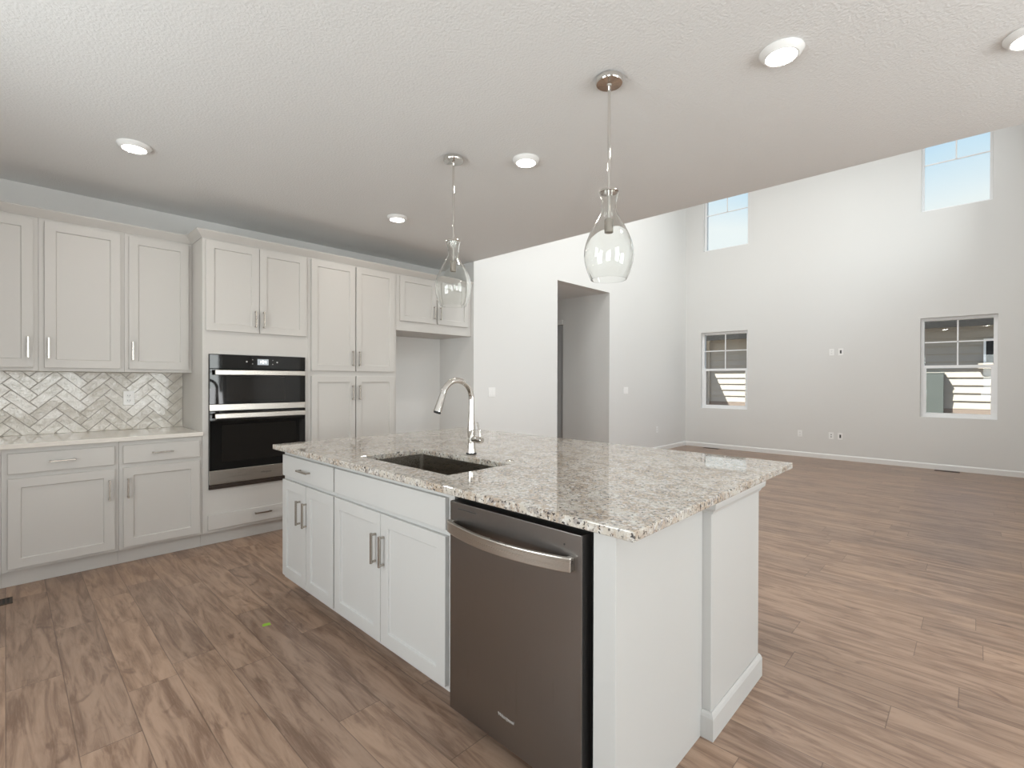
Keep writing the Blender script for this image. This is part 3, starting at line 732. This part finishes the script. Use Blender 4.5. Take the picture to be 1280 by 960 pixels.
# ------------------------------------------------------------------ wall plates
def plate(name, label, cat, axis, face, a, z, w_=0.072, h_=0.116, kind='outlet', group='wall plates'):
    loc = (face, a, z-h_/2) if axis == 'X' else (a, face, z-h_/2)
    t = thing(name, label, cat, loc, group); mp = (lambda p, d, c: (face-d, p, c)) if axis == 'X' else (lambda p, d, c: (p, face-d, c))
    def bx(n, m, a0, a1, d0, d1, c0, c1, par=t, bev=0.0): 
        b = MB(); mapbox(b, mp, a0, a1, d0, d1, c0, c1); return b.build(n, m, par, bevel=bev)
    cover = bx('cover_plate', PLATE, a-w_/2, a+w_/2, 0.0005, 0.006, z-h_/2, z+h_/2, bev=0.002)
    gangs = [a] if w_ < 0.1 else [a-0.023, a+0.023]
    for g in gangs:
        if kind == 'outlet':
            for s_ in (-0.020, 0.020):
                sk = bx('socket', PLATE, g-0.017, g+0.017, 0.0061, 0.0085, z+s_-0.014, z+s_+0.014, cover, 0.001)
                b = MB()
                for q_ in (-0.007, 0.007): mapbox(b, mp, g+q_-0.0015, g+q_+0.0015, 0.0086, 0.0089, z+s_-0.004, z+s_+0.006)
                mapbox(b, mp, g-0.002, g+0.002, 0.0086, 0.0089, z+s_-0.011, z+s_-0.0075)
                o = b.build('socket_slots', SLOT, cover)
        elif kind == 'switch':
            bx('rocker', PLATE, g-0.0165, g+0.0165, 0.0061, 0.0100, z-0.033, z+0.033, cover, 0.002)
        elif kind == 'cable':
            bx('opening', SLOT, g-0.012, g+0.012, 0.0061, 0.0066, z-0.028, z+0.028, cover)
        elif kind == 'jack':
            for s_ in (-0.018, 0.018): bx('jack', SLOT, g-0.007, g+0.007, 0.0061, 0.0070, z+s_-0.007, z+s_+0.007, cover)
    return t
plate('wall_outlet', 'white outlet mounted on the herringbone tile backsplash', 'outlet', 'Y', YB-0.0112, 0.697, 1.170, kind='outlet')
plate('light_switch', 'white double switch plate on the wall just right of the faucet', 'switch', 'Y', YD, 4.178, 1.178, 0.118, 0.116, 'switch')
plate('light_switch', 'white double switch plate on the wall right of the hallway opening', 'switch', 'Y', YD, 7.36, 1.160, 0.150, 0.116, 'switch')
plate('wall_outlet', 'white outlet low on the side wall right of the hallway opening', 'outlet', 'Y', YD, 8.49, 0.41, kind='outlet')
plate('wall_outlet', 'white outlet at eye level on the far wall, left of the dark cable opening', 'outlet', 'X', XW, 1.785, 1.822, kind='outlet')
plate('cable_plate', 'white plate with dark opening at eye level on the far wall', 'cable plate', 'X', XW, 1.655, 1.822, kind='cable')
plate('wall_outlet', 'white outlet low on the far wall, standing alone left of a pair', 'outlet', 'X', XW, 2.255, 0.405, kind='outlet')
plate('jack_plate', 'white two-jack plate low on the far wall, left one of the pair', 'jack plate', 'X', XW, 1.785, 0.400, kind='jack')
plate('cable_plate', 'white plate with dark opening low on the far wall, right of the jacks', 'cable plate', 'X', XW, 1.655, 0.400, kind='cable')

# ------------------------------------------------------------------ floor registers, tape
def register(label, x0, x1, y0, y1):
    t = thing('floor_register', label, 'floor vent', ((x0+x1)/2, (y0+y1)/2, 0), 'brown floor registers')
    b = MB(); b.box(x0, x1, y0, y0+0.012, 0.0002, 0.004).box(x0, x1, y1-0.012, y1, 0.0002, 0.004).box(x0, x0+0.012, y0+0.012, y1-0.012, 0.0002, 0.004).box(x1-0.012, x1, y0+0.012, y1-0.012, 0.0002, 0.004)
    b.build('rim', BRONZE, t); g = MB(); L_ = max(x1-x0, y1-y0); n = int((L_-0.024)/0.018)
    for i in range(n):
        p = 0.012+0.018*i+0.004
        if x1-x0 > y1-y0: g.box(x0+p, x0+p+0.008, y0+0.0125, y1-0.0125, 0.0012, 0.003)
        else: g.box(x0+0.0125, x1-0.0125, y0+p, y0+p+0.008, 0.0012, 0.003)
    g.build('louvres', BRONZE, t); MB().box(x0+0.0125, x1-0.0125, y0+0.0125, y1-0.0125, 0.0002, 0.0010).build('duct_opening', SLOT, t)
register('brown floor vent at the left edge of the photo before the base cabinets', -0.27, 0.030, 4.10, 4.215)
register('brown floor vent by the far wall, below the left lower window', 9.56, 9.67, 3.62, 3.92)
register('brown floor vent by the far wall, below the right lower window', 9.56, 9.67, 0.17, 0.45)
tp = MB().poly_prism([(0.952, 2.752, 0.0002), (0.990, 2.744, 0.0002), (0.994, 2.772, 0.0002), (0.968, 2.781, 0.0002), (0.956, 2.772, 0.0002)], (0, 0, 0.0008), 2).build('tape_scrap', TAPE)
tag(tp, 'small scrap of bright green tape stuck to the wood floor', 'tape')

# ------------------------------------------------------------------ outside: neighbouring house
struct(MB().box(9.9, 40, -25, 30, 0.05, 0.20).build('ground', GRAVEL))
NX = 15.0
t = thing('neighbour_house', 'cream clapboard house next door seen through the lower windows', 'house', (NX, 2.5, 0.20))
sd = MB(); z = 0.715
while z < 2.60:
    sd.poly_prism([(NX, -8, z), (NX, -8, z+0.178), (NX-0.006, -8, z+0.178), (NX-0.030, -8, z)], (0, 20, 0), 1); z += 0.178
sd.build('siding', SIDING, t)
MB().box(NX, NX+5, -8, 12, 0.20, 2.60).build('wall_core', SIDING, t)
MB().box(NX-0.028, NX-0.0005, -8, 12, 0.20, 0.708).build('foundation_band', TAN, t)
ev = MB().box(NX-0.40, NX, -8, 12, 2.601, 2.62); ev.build('soffit', SIDING, t)
MB().box(NX-0.455, NX-0.401, -8, 6.32, 2.54, 2.745).build('fascia', DARKTRIM, t)
MB().poly_prism([(NX-0.44, -8, 2.75), (NX+5, -8, 3.10), (NX+5, -8, 3.0), (NX-0.40, -8, 2.63)], (0, 20, 0), 1).build('roof', DARKTRIM, t)
MB().box(NX-0.55, NX-0.032, 6.9, 12, 0.20, 2.60).build('bay_wall', SIDING, t)
MB().box(NX-1.10, NX-0.456, 6.32, 12, 2.54, 2.745).build('bay_eave', DARKTRIM, t)
nw = MB().box(NX-0.055, NX-0.003, -0.145, -0.105, 1.76, 2.28).box(NX-0.055, NX-0.003, -1.25, -1.21, 1.76, 2.28).box(NX-0.055, NX-0.003, -1.21, -0.145, 2.24, 2.28).build('window', VINYL, t)
MB().box(NX-0.040, NX-0.032, -1.21, -0.145, 1.76, 2.24).build('pane', BLACKGLASS, nw)
MB().box(NX-0.11, NX-0.003, -1.30, -0.02, 1.62, 1.74).build('window_sill', SIDING, nw)
dp = MB().tube([(NX-0.38, 5.80, 2.57), (NX-0.36, 5.84, 2.50), (NX-0.13, 5.93, 2.36), (NX-0.065, 5.94, 2.28), (NX-0.065, 5.94, 0.80), (NX-0.12, 5.94, 0.62)], 0.035, 12)
dp.build('downspout', SIDING, t)
t = thing('utility_box', 'tall grey-green metal box standing against the cream siding outside right window', 'box', (NX-0.1, 0.80, 0.20))
MB().box(NX-0.180, NX-0.040, 0.545, 1.10, 0.20, 1.50).build('body', FENCE, t, bevel=0.005)
MB().box(NX-0.182, NX-0.034, 0.530, 1.115, 1.501, 1.535).build('lid', FENCE, t, bevel=0.004)
